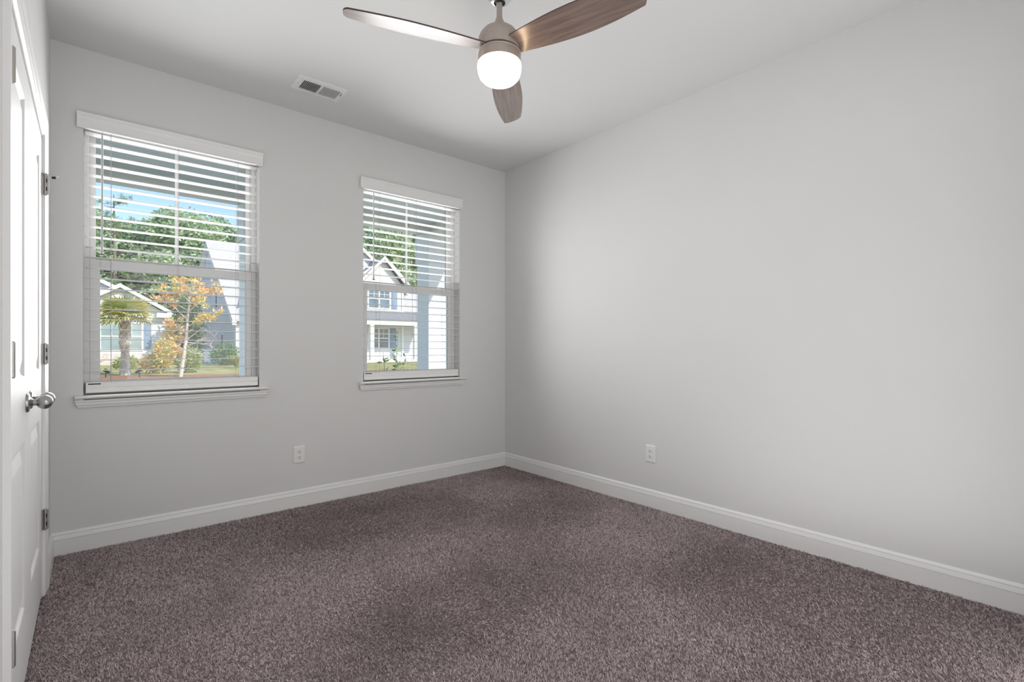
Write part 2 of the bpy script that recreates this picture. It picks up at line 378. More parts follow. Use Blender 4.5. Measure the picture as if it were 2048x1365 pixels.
def blind(a, b, cordx, wandx, label):
    c = (a + b) / 2
    root = empty('window_blind', (c, .045, .9), label, 'window blind', 'faux wood blinds on the two windows')
    # valance: crown profile with returns
    V_ = [(-.004, 2.303), (-.020, 2.303), (-.0215, 2.309), (-.019, 2.316), (-.0195, 2.350), (-.0225, 2.364), (-.0285, 2.374), (-.030, 2.386), (-.004, 2.386)]
    v = MB(); v.prism(V_, lambda q: (a - .027, q[0], q[1]), lambda q: (b + .018, q[0], q[1]))
    v.build('valance', M['trim'], root, bevel=.0012)
    h = MB(); h.box(a + .006, b - .006, .010, .068, 2.322, 2.368); h.build('headrail', M['slat'], root, bevel=.002)
    s_ = MB(); z = 2.296; x0, x1 = a + .008, b - .006; zs = []
    while z > .955:
        zs.append(z)
        # gently crowned slat 63 mm deep
        P_ = [(.011, z - .0017), (.030, z - .0002), (.043, z + .0002), (.056, z - .0002), (.074, z - .0017), (.074, z + .0006), (.056, z + .0021), (.043, z + .0025), (.030, z + .0021), (.011, z + .0006)]
        s_.prism(P_, lambda q: (x0, q[0], q[1]), lambda q: (x1, q[0], q[1]))
        z -= .0572
    s_.build('slats', M['slat'], root)
    br = MB(); br.prism([(.010, .857), (.008, .860), (.008, .882), (.0105, .8835), (.0105, .8855), (.008, .887), (.008, .911), (.012, .915), (.074, .915), (.078, .911), (.078, .860), (.074, .857)],
                        lambda q: (x0 + .002, q[0], q[1]), lambda q: (x1 - .001, q[0], q[1]))
    bo = br.build('bottom_rail', M['slat'], root, bevel=.001)
    tg = boxm(a + .020, a + .074, .0068, .0079, .903, .9095).build('maker_tag', M['black'], bo); tag(tg, 'small black strip tag')
    for x in cordx:
        l = MB()
        for yy in (.0095, .0757): l.tube([(x, yy, 2.33), (x, yy, .90)], .0009, 6)
        for zz in zs: l.tube([(x - .003, .0095, zz - .0026), (x - .003, .0757, zz - .0026)], .0007, 5)
        l.build('ladder_cord', M['cord'], root)
    wd = MB(); wd.tube([(wandx, -.002, 2.296), (wandx, -.004, 2.27), (wandx - .001, -.006, 1.70), (wandx - .0015, -.006, 1.66), (wandx - .002, -.006, 1.626)], [.003, .0042, .0045, .0048, .0085], 12)
    wo_ = wd.build('tilt_wand', M['wand'], root, smooth=50)
    boxm(wandx - .012, wandx + .008, -.0145, .0025, 1.6205, 1.6262).build('wand_tip', M['black'], wo_, bevel=.002)
    MB().tube([(wandx, .004, 2.300), (wandx, -.003, 2.300), (wandx, -.003, 2.292)], .0016, 8).build('wand_hook', M['wand'], wo_)
    return root
blind(*OP[0], (-2.866, -2.548, -2.228), -2.905, 'white wide slat blind with crown valance on the left window')
blind(*OP[1], (-1.250, -.931, -.647), -1.306, 'white wide slat blind with crown valance on the window nearest the corner')

# ------------------------------------------------------------------ closet doors, casing, hardware
XD = XL - .004                                   # door face plane
def rect_ring(mb, A, B):
    """A and B: two rectangles as (y0,y1,z0,z1,x)"""
    pa = [(A[4], A[0], A[2]), (A[4], A[1], A[2]), (A[4], A[1], A[3]), (A[4], A[0], A[3])]
    pb = [(B[4], B[0], B[2]), (B[4], B[1], B[2]), (B[4], B[1], B[3]), (B[4], B[0], B[3])]
    for i in range(4):
        j = (i + 1) % 4; mb.face([pa[i], pa[j], pb[j], pb[i]])
def leaf(mb, y0, y1, z0, z1, x, thick=.035):
    st = .112; rows = [(z0, z0 + .235), (z0 + .235, .805), (.805, 1.012), (1.012, z1 - .105), (z1 - .105, z1)]
    cols = [(y0, y0 + st), (y0 + st, y1 - st), (y1 - st, y1)]
    for ri, (a, b) in enumerate(rows):
        for ci, (c, d) in enumerate(cols):
            if ci == 1 and ri in (1, 3):
                r0 = (c, d, a, b, x)
                def ins(k, dx): return (c + k, d - k, a + k, b - k, x + dx)
                seq = [r0, ins(.004, -.001), ins(.012, -.008), ins(.020, -.0095), ins(.026, -.0095), ins(.060, -.0025), ins(.064, -.002)]
                for q in range(len(seq) - 1): rect_ring(mb, seq[q], seq[q + 1])
                e = seq[-1]; mb.face([(e[4], e[0], e[2]), (e[4], e[1], e[2]), (e[4], e[1], e[3]), (e[4], e[0], e[3])])
            else: mb.face([(x, c, a), (x, d, a), (x, d, b), (x, c, b)])
    xb = x - thick
    mb.face([(xb, y0, z0), (xb, y0, z1), (xb, y1, z1), (xb, y1, z0)])
    for (p, q) in (((y0, z0), (y1, z0)), ((y1, z0), (y1, z1)), ((y1, z1), (y0, z1)), ((y0, z1), (y0, z0))):
        mb.face([(x, *p), (x, *q), (xb, *q), (xb, *p)])
def knob(parent, y, z):
    mx = Matrix.Rotation(R(90), 3, 'Y')
    ros = MB().lathe([(0, 0), (.0325, 0), (.0325, .004), (.030, .0075), (.019, .0095), (.015, .013), (.0112, .017), (.0112, .026), (.0150, .0275), (.0150, .030), (.010, .031)], 36, (XD, y, z), mx)
    o = ros.build('door_knob', M['nickel'], parent, smooth=40)
    k = [(.010, .026)] + [(.0245 * math.sin(t), .0455 - .0225 * math.cos(t)) for t in [R(d) for d in range(25, 181, 11)]] + [(0, .068)]
    MB().lathe(k, 36, (XD, y, z), mx).build('knob_ball', M['nickel'], o, smooth=60)
def hinge(parent, y, z, sgn, plate):
    """five knuckle butt hinge; the plate shows on the jamb side"""
    hb = MB(); hh = .0445; x = XD + .0130
    for i in range(5):
        a = z - hh + i * .0178; hb.tube([(x, y, a + .0001), (x, y, a + .0177)], .0068, 16)
    for s_ in (-1, 1): hb.tube([(x, y, z + s_ * hh), (x, y, z + s_ * (hh + .003))], [.0062, .004], 14)
    hb.box(XD - .001, XD + .004, y - .016 if sgn < 0 else y - .004, y + .004 if sgn < 0 else y + .016, z - hh, z + hh)
    o = hb.build('hinge', M['hinge'], parent, smooth=40)
    if plate:
        p = boxm(XD + .009, XD + .0245, y + .001, y + .0045, z - hh + .001, z + hh - .001).build('hinge_plate', M['hinge'], o, bevel=.0006)
        sl = MB(); sl.box(XD + .0150, XD + .0190, y - .0068, y + .0005, z - .027, z - .010); sl.box(XD + .0150, XD + .0190, y - .0068, y + .0005, z + .009, z + .026)
        sl.build('knuckle_shade', M['dark'], o)  # dark boxes on the barrel, painted as the shade of gaps
    return o
ym = (DY0 + DY1) / 2 - .004
HZ = (1.835, 1.082, .345)
d1 = empty('door_1', (XD, (DY0 + ym) / 2, .014), 'near leaf of the white two panel closet double door', 'closet door', kind='structure')
lm = MB(); leaf(lm, DY0 + .003, ym - .0015, .014, DZ - .012, XD); lm.build('door_leaf', M['door'], d1)
knob(d1, ym - .063, .925)
for z in HZ: hinge(d1, DY0 + .004, z, 1, False)
d2 = empty('door_2', (XD, (DY1 + ym) / 2, .014), 'far leaf of the white two panel closet double door, beside the corner', 'closet door', kind='structure')
lm = MB(); leaf(lm, ym + .0015, DY1 - .003, .014, DZ - .012, XD); lm.build('door_leaf', M['door'], d2)
knob(d2, ym + .063, .925)
for i, z in enumerate(HZ):
    ho = hinge(d2, DY1 - .006, z, -1, True)
    if i == 0:                                   # hinge pin door stop
        y = DY1 - .006; zt = z + .046
        ds = MB(); ds.tube([(XD + .0105, y, zt - .004), (XD + .0105, y, zt + .004)], .0085, 14)
        ds.tube([(XD + .012, y, zt), (XD + .030, y - .002, zt + .001), (XD + .042, y - .004, zt - .005), (XD + .050, y - .004, zt - .004), (XD + .058, y - .002, zt + .004)], .0026, 8)
        so = ds.build('door_stop', M['nickel'], d2, smooth=40)
        MB().tube([(XD + .034, y - .006, zt - .012), (XD + .048, y - .007, zt - .010)], .0055, 12).build('rubber_bumper', M['black'], so, smooth=40)
# casing (mitred, thin at the opening and thick outside)
CP = [(0, 0), (.004, .0075), (.010, .0085), (.020, .0075), (.030, .0105), (.046, .0115), (.058, .0145), (.072, .0150), (.083, .0145), (.083, 0)]
def casing(mb):
    ya, yb, zt = DY0 - .005, DY1 + .004, DZ + .005
    for (u, h), (u2, h2) in zip(CP[:-1], CP[1:]):
        for side, y in ((-1, ya), (1, yb)):
            mb.face([(XL + h, y + side * u, 0), (XL + h2, y + side * u2, 0), (XL + h2, y + side * u2, zt + u2), (XL + h, y + side * u, zt + u)])
        mb.face([(XL + h, ya - u, zt + u), (XL + h, yb + u, zt + u), (XL + h2, yb + u2, zt + u2), (XL + h2, ya - u2, zt + u2)])
mb = MB(); casing(mb); tag(mb.build('trim_1', M['trim']), 'white moulded casing around the closet doors', 'door casing', kind='structure')
jb = MB(); jb.box(XL - .12, XL, DY0 - .02, DY0, 0, DZ); jb.box(XL - .12, XL, DY1, DY1 + .02, 0, DZ); jb.box(XL - .12, XL, DY0, DY1, DZ - .004, DZ + .016)
tag(jb.build('trim_2', M['trim']), 'white closet door jamb', 'door jamb', kind='structure')

# ------------------------------------------------------------------ duplex outlets
def outlet(label, loc, rotz):
    root = empty('wall_outlet', (0, 0, 0), label, 'outlet', 'duplex outlets')
    p = MB(); P2 = .0395; Q2 = .0585                       # faces -y locally
    rings = [(P2, Q2, 0), (P2, Q2, -.003), (P2 - .004, Q2 - .004, -.0065), (P2 - .010, Q2 - .010, -.007)]
    for (a, b, y), (a2, b2, y2) in zip(rings[:-1], rings[1:]):
        q = [(-a, y, -b), (a, y, -b), (a, y, b), (-a, y, b)]; q2 = [(-a2, y2, -b2), (a2, y2, -b2), (a2, y2, b2), (-a2, y2, b2)]
        for i in range(4): j = (i + 1) % 4; p.face([q[i], q[j], q2[j], q2[i]])
    p.face(q2); p.build('cover_plate', M['plate'], root)
    for zc in (.0195, -.0195):
        r = MB(); n = 24; ring = []
        for k in range(n):
            t = 2 * math.pi * k / n; x = max(-.0165, min(.0165, .0185 * math.cos(t))); z = max(-.0138, min(.0138, .0175 * math.sin(t))); ring.append((x, z))
        r.prism(ring, lambda q: (q[0], -.0065, zc + q[1]), lambda q: (q[0], -.0088, zc + q[1]))
        ro = r.build('receptacle', M['plate'], root, bevel=.0006)
        s_ = MB(); s_.box(-.0078, -.0052, -.0092, -.0087, zc + .000, zc + .0085); s_.box(.0052, .0078, -.0092, -.0087, zc + .0005, zc + .0075)
        s_.prism([(.0032 * math.cos(2 * math.pi * k / 10), -.0065 + .0032 * math.sin(2 * math.pi * k / 10)) for k in range(10)], lambda q: (q[0], -.0087, zc + q[1]), lambda q: (q[0], -.0092, zc + q[1]))
        s_.build('socket_slots', M['dark'], ro)
    MB().lathe([(0, .0012), (.003, .0008), (.0034, 0)], 14, (0, -.0065, 0), Matrix.Rotation(R(90), 3, 'X')).build('screw', M['plate'], root)
    root.location = loc; root.rotation_euler = (0, 0, rotz)
    return root
outlet('white duplex outlet on the wall between the two windows', (-1.852, 0, .364), 0)
outlet('white duplex outlet on the plain right wall', (0, -1.5825, .370), R(-90))

# ------------------------------------------------------------------ ceiling vent
vr = empty('ceiling_vent', (-1.853, -.411, H), 'white louvred supply vent in the ceiling above the windows', 'ceiling vent')
x0, x1, y0, y1 = -2.003, -1.703, -.511, -.312; ix0, ix1, iy0, iy1 = x0 + .036, x1 - .036, y0 + .044, y1 - .036; xm = (ix0 + ix1) / 2
f = MB(); n = 0
def ringz(mb, A, B):
    a = [(A[0], A[2], A[4]), (A[1], A[2], A[4]), (A[1], A[3], A[4]), (A[0], A[3], A[4])]; b = [(B[0], B[2], B[4]), (B[1], B[2], B[4]), (B[1], B[3], B[4]), (B[0], B[3], B[4])]
    for i in range(4): j = (i + 1) % 4; mb.face([a[i], a[j], b[j], b[i]])
seq = [(x0, x1, y0, y1, H - .0005), (x0 + .003, x1 - .003, y0 + .003, y1 - .003, H - .004), (x0 + .014, x1 - .014, y0 + .014, y1 - .014, H - .0085), (ix0, ix1, iy0, iy1, H - .0085), (ix0, ix1, iy0, iy1, H - .0005)]
for a, b in zip(seq[:-1], seq[1:]): ringz(f, a, b)
f.box(xm - .0045, xm + .0045, iy0, iy1, H - .0085, H - .001)
f.build('vent_frame', M['vent'], vr)
boxm(ix0, ix1, iy0, iy1, H - .0012, H - .0006).build('duct_shade', M['dark'], vr)  # dark sheet painted as the shade inside the duct
for half, (a, b, dirn) in enumerate(((ix0, xm - .0045, -1), (xm + .0045, ix1, 1))):
    lv = MB(); k = 12; pitch = (b - a) / k
    for i in range(k):
        xc = a + pitch * (i + .5)
        if dirn > 0: q = [(xc + .0015, H - .0085), (xc + .0026, H - .0085), (xc + .0006, H - .0015), (xc - .0005, H - .0015)]
        else: q = [(xc - .0042, H - .0088), (xc - .0031, H - .0088), (xc + .0042, H - .0018), (xc + .0031, H - .0018)]
        lv.prism(q, lambda p: (p[0], iy0, p[1]), lambda p: (p[0], iy1, p[1]))
    lv.build('louvres', M['vent'], vr)
lvx = ix1 + .010
boxm(lvx - .002, lvx + .002, -.452, -.412, H - .0090, H - .0084).build('lever_slot', M['dark'], vr)
boxm(lvx - .0016, lvx + .0016, -.418, -.410, H - .018, H - .0085).build('damper_lever', M['vent'], vr, bevel=.0006)
for xx in (x0 + .017, x1 - .017):
    MB().lathe([(0, -.0016), (.003, -.0010), (.0036, 0)], 14, (xx, (y0 + y1) / 2, H - .0085)).build('screw', M['hinge'], vr)

# ------------------------------------------------------------------ ceiling fan
FX, FY = -1.56, -1.847
fan = empty('ceiling_fan', (FX, FY, H), 'three blade ceiling fan with wood blades and lit white glass globe', 'ceiling fan')
C3 = (FX, FY, 0)
MB().lathe([(.0, H), (.066, H), (.066, H - .012), (.063, H - .040), (.055, H - .062), (.043, H - .078), (.030, H - .086), (.024, H - .086), (.024, H - .070)], 48, C3).build('canopy', M['chrome'], fan, smooth=35)
MB().lathe([(.0235, H - .072), (.023, H - .080), (.0145, H - .089), (.0, H - .089)], 32, C3).build('hanger_ball', M['black'], fan, smooth=50)
MB().lathe([(0, 2.66), (.0131, 2.66), (.0131, 2.575), (0, 2.575)], 28, C3).build('downrod', M['taupe'], fan, smooth=40)
MB().lathe([(.0131, 2.588), (.0150, 2.586), (.0200, 2.572), (.0228, 2.556), (.0235, 2.538)], 32, C3).build('yoke_cover', M['taupe'], fan, smooth=50)
MB().lathe([(.0, 2.545), (.026, 2.5445), (.040, 2.542), (.058, 2.535), (.075, 2.522), (.087, 2.506), (.094, 2.488), (.0968, 2.468), (.0972, 2.436), (.094, 2.434), (.0, 2.434)], 64, C3).build('motor_housing', M['taupe'], fan, smooth=50)
MB().lathe([(.0, 2.435), (.0915, 2.435), (.0915, 2.424), (.0, 2.424)], 64, C3).build('flywheel_gap', M['edge'], fan, smooth=40)
lk = MB().lathe([(.0, 2.4285), (.0950, 2.4285), (.0972, 2.4265), (.0975, 2.4230), (.0948, 2.4215), (.0960, 2.419), (.0958, 2.381), (.092, 2.380), (0, 2.380)], 64, C3).build('light_kit', M['taupe'], fan, smooth=40)
tag(MB().lathe([(.0, 2.3835), (.0935, 2.3835), (.0968, 2.3795), (.0985, 2.371), (.0980, 2.357), (.0950, 2.339), (.0880, 2.321), (.074, 2.307), (.052, 2.2975), (.026, 2.293), (0, 2.292)], 64, C3).build('glass_shade', M['lamp'], fan, smooth=60), 'glowing frosted white glass globe')
def blade_mesh():
    n = 30; r0, r1 = .088, .657; top = []
    def hw(t):                                    # half width along the blade
        a = .050 + .026 * math.sin(min(1, t / .56) * math.pi / 2) if t < .56 else .076 - .027 * ((t - .56) / .44) ** 1.7
        return a
    pr, pl = [], []
    for i in range(n + 1):
        t = i / n; x = r0 + (r1 - r0) * t; hgt = hw(t)
        pr.append((x, -hgt)); pl.append((x, hgt))
    # rounded tip, slightly raked
    tip = []
    a0 = pr[-1][1]; b0 = pl[-1][1]
    for i in range(1, 12):
        s_ = i / 12; y = a0 + (b0 - a0) * s_; bul = .016 * (1 - abs(2 * s_ - 1) ** 3.2)
        tip.append((r1 + bul - .010 * (1 - s_), y))
    poly = pr[:-1] + [(r1 - .010, a0)] + tip + pl[::-1]
    m = MB(); th = .0062; k = len(poly)
    m.v = [(x, y, -th / 2) for x, y in poly] + [(x, y, th / 2) for x, y in poly]
    m.f = [tuple(range(k))[::-1], tuple(range(k, 2 * k))]
    for i in range(k): j = (i + 1) % k; m.f.append((i, j, k + j, k + i))
    return m
bl = blade_mesh().build('fan_blade', [M['wood'], M['edge']], fan, world=False)
for p in bl.data.polygons:
    if abs(p.normal.z) < .5: p.material_index = 1
arm = MB(); arm.box(.060, .098, -.030, .030, -.003, .004); arm.box(.088, .135, -.022, .022, .0032, .0066)
arm_o = arm.build('blade_arm', M['taupe'], bl, world=False, bevel=.002)
BH = 2.446
for i, az in enumerate((164.5, 44.5, -75.5)):
    o = bl if i == 0 else copy_tree(bl, fan)
    o.location = (0, 0, BH - H); o.rotation_euler = (R(-15.5), R(1.6), R(az))

# ------------------------------------------------------------------ porch and ground outside
G = -.25
tag(boxm(-60, 80, .2, 140, G - .1, G).build('ground_lawn', M['grass']), 'dry green lawn in front of the houses across the street', 'lawn', kind='structure')
tag(boxm(-4, 2.2, .2, 1.95, G, -.03).build('porch_floor', M['concrete']), 'pale concrete porch floor outside the windows', 'porch floor', kind='structure')
tag(boxm(-6, .70, -5.9, 2.2, 2.90, 3.02).build('roof', M['shingle_dark']), 'low roof over the bedroom and porch', 'roof', kind='structure')
tag(boxm(-6, .66, .2, 2.15, 2.585, 2.75).build('porch_ceiling', M['soffit']), 'grey green porch ceiling outside the windows', 'porch ceiling', kind='structure')
bmb = MB(); bmb.box(-6, .40, 1.64, 1.83, 2.485, 2.585); bmb.box(.17, .36, .2, 1.64, 2.485, 2.585)
tag(bmb.build('porch_beam', M['beam']), 'cream porch beam above the columns', 'porch beam', kind='structure')
def column(x0, label):
    w_ = .27; x1, y0, y1 = x0 + w_, 1.60, 1.87
    root = empty('porch_column', ((x0 + x1) / 2, 1.735, -.03), label, 'porch column', 'porch columns')
    boxm(x0, x1, y0, y1, -.03, 2.485).build('shaft', M['column'], root, bevel=.004)
    boxm(x0 - .018, x1 + .018, y0 - .018, y1 + .018, 2.13, 2.484).build('capital', M['column'], root, bevel=.004)
    boxm(x0 - .018, x1 + .018, y0 - .018, y1 + .018, -.03, .16).build('plinth', M['column'], root, bevel=.004)
column(-1.842, 'shaded white porch column seen through the right edge of the left window')
column(.133, 'square porch column half in sun, seen through the window nearest the corner')
mu = MB(); mu.prism([(-9, 18), (12, 18), (12, 21.5), (6, 22.6), (2.5, 23.0), (-.5, 24.0), (-4, 25.4), (-9, 26)], lambda q: (q[0], q[1], G), lambda q: (q[0], q[1], G + .03))
tag(mu.build('mulch_bed', M['mulch']), 'red brown mulch bed around palm and young tree', 'mulch bed', kind='structure')
tag(boxm(-20, 60, 5, 15, G, G + .03).build('street', M['concrete']), 'unseen street past the porch, made pale to bounce light', 'street', kind='structure')  # unseen street, widened and paled to bounce light into the windows

# ------------------------------------------------------------------ plants
def mixc(a, b, t): return tuple(a[i] * (1 - t) + b[i] * t for i in range(3))
def leaf_quad(m, p, d, ln, wd, col, rng):
    d = Vector(d).normalized(); a = d.cross(Vector((rng.uniform(-1, 1), rng.uniform(-1, 1), rng.uniform(-1, 1))))
    if a.length < 1e-3: a = d.orthogonal()
    a.normalize(); p = Vector(p)
    m.face([p, p + d * ln * .45 + a * wd * .5, p + d * ln, p + d * ln * .45 - a * wd * .5], col)
def rdir(rng, up=0.0):
    while True:
        v = Vector((rng.uniform(-1, 1), rng.uniform(-1, 1), rng.uniform(-1, 1)))
        if .1 < v.length < 1: v.normalize(); v.z += up; return v.normalized()
def forest_crown(seed, h, rad, base, nb, per, cols, lsz):
    rng = random.Random(seed); m = MB()
    for _ in range(nb):
        t = rng.random() ** .8; z = base + (h - base) * t
        rr = rad * (math.sin(math.pi * min(1, .12 + .88 * (1 - t))) ** .7) * math.sqrt(rng.random())
        az = rng.uniform(0, 2 * math.pi); c = Vector((rr * math.cos(az), rr * math.sin(az), z)); br = rng.uniform(.7, 1.5) * rad / 3.2
        tone = rng.uniform(0, 1)
        for _ in range(per):
            d = rdir(rng, .15); p = c + Vector((d.x * br * 1.25, d.y * br * 1.25, d.z * br * .8)) * rng.uniform(.75, 1.05)
            col = mixc(cols[0], cols[1], min(1, max(0, tone * .6 + rng.uniform(0, .5))))
            leaf_quad(m, p, rdir(rng, .1) + d * .4, lsz * rng.uniform(.7, 1.3), lsz * .6, col, rng)
    return m
FC = [((.24, .38, .26), (.68, .80, .54)), ((.22, .38, .29), (.60, .76, .58)), ((.28, .41, .25), (.72, .82, .52))]  # pale crown greens, distance haze put into the leaf colours
protos = []
for i in range(4):
    root = empty('forest_tree', (0, 0, 0), None, 'tree', 'woodland trees behind the houses')
    hh = (19, 21, 17.5, 20)[i]
    forest_crown(20 + i, hh, 3.4, 2.0, 90, 150, FC[i % 3], .46).build('crown', M['foliage'], root, world=False)
    MB().tube([(0, 0, 0), (.1, .05, 6), (0, .1, 13)], [.28, .22, .1], 8).build('trunk', M['bark'], root, world=False)
    protos.append(root)
FL = ['bushy green woodland tree behind the white single storey house', 'tall green woodland tree beside the gap between the two houses',
      'green woodland tree above the roof of the two storey house', 'green woodland tree seen through the window nearest the corner']
spots = []
for k, x in enumerate((-17, -13, -9, -5, -1.5, 2.2, 5.5, 9, 12.5)): spots.append((x, 66 + (k % 3) * 4, FL[0] if x < 4 else FL[1] if x < 7 else FL[2]))
for k, x in enumerate((-7, -3, .8, 4.2, 7.6, 11, 14.5)): spots.append((x, 78 + (k % 2) * 4, FL[0] if x < 4 else FL[1] if x < 7 else FL[2]))
for k, x in enumerate((22, 25.5, 29, 32.5, 36, 39.5)): spots.append((x, 60 + (k % 2) * 5, FL[3]))
for k, x in enumerate((24, 28, 31.5, 35.5, 40)): spots.append((x, 72 + (k % 2) * 3, FL[3]))
for i, (x, y, lb) in enumerate(spots):
    o = protos[i] if i < 4 else copy_tree(protos[i % 4])
    o.location = (x, y, G); o.rotation_euler = (0, 0, i * 1.7); s_ = 1.0 + .06 * math.sin(i * 2.3); o.scale = (s_ * 1.05, s_ * 1.05, s_ * (1.0 if i > 15 else .80 if x < 3 else .90)); o['label'] = lb
    o['group'] = {FL[0]: 'woodland trees behind the single storey house', FL[1]: 'woodland trees at the gap', FL[2]: 'woodland trees above the two storey roof', FL[3]: 'woodland trees in the corner window'}[lb]

# tall sparse pine, its high branches against the sky
def pine(loc):
    rng = random.Random(5); root = empty('pine_tree', loc, 'tall sparse pine with thin high branches against the sky at left', 'tree')
    br = MB(); br.tube([(0, 0, 0), (.1, 0, 8), (0, .1, 16)], [.22, .16, .05], 8)
    cr = MB()
    for _ in range(42):
        z = rng.uniform(6.5, 16); az = rng.uniform(0, 2 * math.pi); L = rng.uniform(1.2, 3.2) * (1.25 - z / 20)
        d = Vector((math.cos(az), math.sin(az), rng.uniform(0, .35))); p0 = Vector((0, 0, z)); p1 = p0 + d * L
        br.tube([p0, p0 + d * L * .5 + Vector((0, 0, -.1)), p1], [.05, .03, .012], 5)
        for _ in range(3):
            c = p0 + d * L * rng.uniform(.55, 1.05) + Vector((rng.uniform(-.3, .3), rng.uniform(-.3, .3), rng.uniform(-.1, .25)))
            for _ in range(34):
                leaf_quad(cr, c + rdir(rng) * rng.uniform(0, .28), rdir(rng, .3), rng.uniform(.18, .34), .05, mixc((.16, .26, .14), (.46, .55, .24), rng.random()), rng)
    br.build('branches', M['bark'], root, world=False); cr.build('needles', M['foliage'], root, world=False)
pine((-1.2, 58.0, G))

# cabbage palm
def palm(loc):
    rng = random.Random(11); root = empty('cabbage_palm', loc, 'cabbage palm with fan fronds and cross hatched trunk in front of the white house', 'palm tree')
    tk = MB(); pts = [(0, 0, 0), (.02, 0, .5), (.0, .02, 1.2), (0, 0, 1.9), (-.02, 0, 2.75)]
    tk.tube(pts, [.235, .175, .150, .155, .13], 16)
    tk.build('trunk', M['palmbark'], root, smooth=50, world=False)
    bt = MB()                                       # criss-crossed old leaf bases
    for i in range(9):
        for k in range(6):
            a = 2 * math.pi * (k + .5 * (i % 2)) / 6; z = 1.15 + i * .17
            p = Vector((.135 * math.cos(a), .135 * math.sin(a), z)); o_ = Vector((math.cos(a), math.sin(a), 0)); tn = Vector((-math.sin(a), math.cos(a), 0))
            q = p + o_ * .05 + tn * .13 + Vector((0, 0, .26))
            bt.tube([p, (p + q) / 2 + o_ * .03, q], [.036, .028, .016], 6)
    bt.build('leaf_bases', M['palebark'], root, smooth=60, world=False)
    for i in range(44):
        az = i * 2.399; el = 1.0 - 1.25 * (i / 43)      # upper ones stand, lower ones hang
        d = Vector((math.cos(az) * math.cos(el), math.sin(az) * math.cos(el), math.sin(el))); st = Vector((0, 0, 2.70)); L = rng.uniform(.55, .75)
        hub = st + d * L
        fr = MB(); n0 = (.42, .40, .18)
        side = d.cross(Vector((0, 0, 1)));
        if side.length < .05: side = Vector((1, 0, 0))
        side.normalize(); upv = side.cross(d)
        yel = rng.random() ** 2 if math.cos(az) < .3 else rng.uniform(.5, 1)
        base = mixc((.36, .48, .16), (.80, .68, .18), yel * .85)
        fr.face([st - side * .02, st + side * .02, hub + side * .015, hub - side * .015], n0)
        fr.face([st - upv * .02, st + upv * .02, hub + upv * .015, hub - upv * .015], n0)
        for k in range(19):
            a = (k / 18 - .5) * 3.5; v = d * math.cos(a) + side * math.sin(a); ll = rng.uniform(.62, .86) * (1 - .18 * abs(a) / 1.7)
            mid = hub + v * ll * .55; tip = hub + v * ll + Vector((0, 0, -ll * rng.uniform(.05, .30)))
            c = mixc(base, (.80, .75, .36), rng.uniform(0, .45)); wv = v.cross(upv).normalized() * .042
            fr.face([hub, mid + wv, tip, mid - wv], c)
        fr.build('frond', M['foliage'], root, world=False)
palm((-1.72, 25.57, G))

# young tree with red and yellow leaves and bare pale branches
def young_tree(loc):
    rng = random.Random(21); root = empty('young_tree', loc, 'young tree with orange and yellow leaves and bare pale branches', 'tree')
    bk = MB(); tips = []
    trunk = [(0, 0, 0), (.12, 0, .9), (.22, .02, 1.7), (.26, 0, 2.5), (.34, .05, 3.4), (.36, .05, 4.0)]
    bk.tube(trunk, [.085, .075, .065, .05, .03, .012], 8)
    # (right, up) offsets facing the windows
    RT = Vector((.76, -.65, 0)); 
    def limb(z, rx, dz, dep, r, leaf=True):
        x = np.interp(z, [0, .9, 1.7, 2.5, 3.4, 4.0], [0, .12, .22, .26, .34, .36]); p = Vector((x, 0, z)); q = p + RT * rx + Vector((0, dep, dz))
        mid = (p + q) / 2 + Vector((0, 0, rng.uniform(-.12, .05)))
        bk.tube([p, mid, q], [r, r * .7, r * .35], 6)
        for _ in range(5):
            s0 = p.lerp(q, rng.uniform(.35, 1)); e = s0 + (q - p).normalized() * rng.uniform(.15, .4) + rdir(rng, .1) * .32
            bk.tube([s0, (s0 + e) / 2 + rdir(rng) * .04, e], [r * .4, r * .3, r * .2], 5)
            tips.append((e, leaf))
            if not leaf:
                for _ in range(2):
                    e2 = e + rdir(rng) * .28; bk.tube([e, e2], [r * .22, r * .14], 4)
        tips.append((q, leaf))
    for z, rx, dz, dep, leaf in [(1.35, .95, .45, -.2, False), (1.5, 1.15, -.05, .2, False), (1.25, .75, -.25, 0, False), (1.6, .8, .6, .1, False), (1.9, -.7, .5, 0, True), (1.2, -.55, .35, .1, True),
                           (2.2, .75, .5, 0, True), (2.4, 1.2, .15, .2, True), (2.5, -.75, .75, 0, True), (2.8, .5, .75, -.3, True), (2.9, -.95, .75, .3, True), (3.1, .55, .7, 0, True),
                           (3.3, -.6, .65, -.3, True), (3.2, .9, .5, .3, True), (3.4, .25, .6, .3, True), (3.4, -.3, .7, .3, True), (.95, -.5, .35, .2, True), (.7, -.4, .15, 0, True), (2.0, -.4, .1, .4, True)]:
        limb(z, rx, dz, dep, .028, leaf)
    bk.build('branches', M['palebark'], root, smooth=60, world=False)
    lf = MB()
    for p, leaf in tips:
        if not leaf: continue
        warm = min(1, max(0, rng.gauss(.6, .3)))
        for _ in range(24):
            q = p + rdir(rng) * rng.uniform(.02, .20)
            c = mixc((.55, .62, .18), (.88, .70, .18), rng.random()) if rng.random() > warm else mixc((.92, .50, .22), (.94, .68, .40), rng.random())
            leaf_quad(lf, q, rdir(rng, .5), rng.uniform(.13, .22), .07, c, rng)
    lf.build('leaves', M['foliage'], root, world=False)
young_tree((.02, 22.03, G))

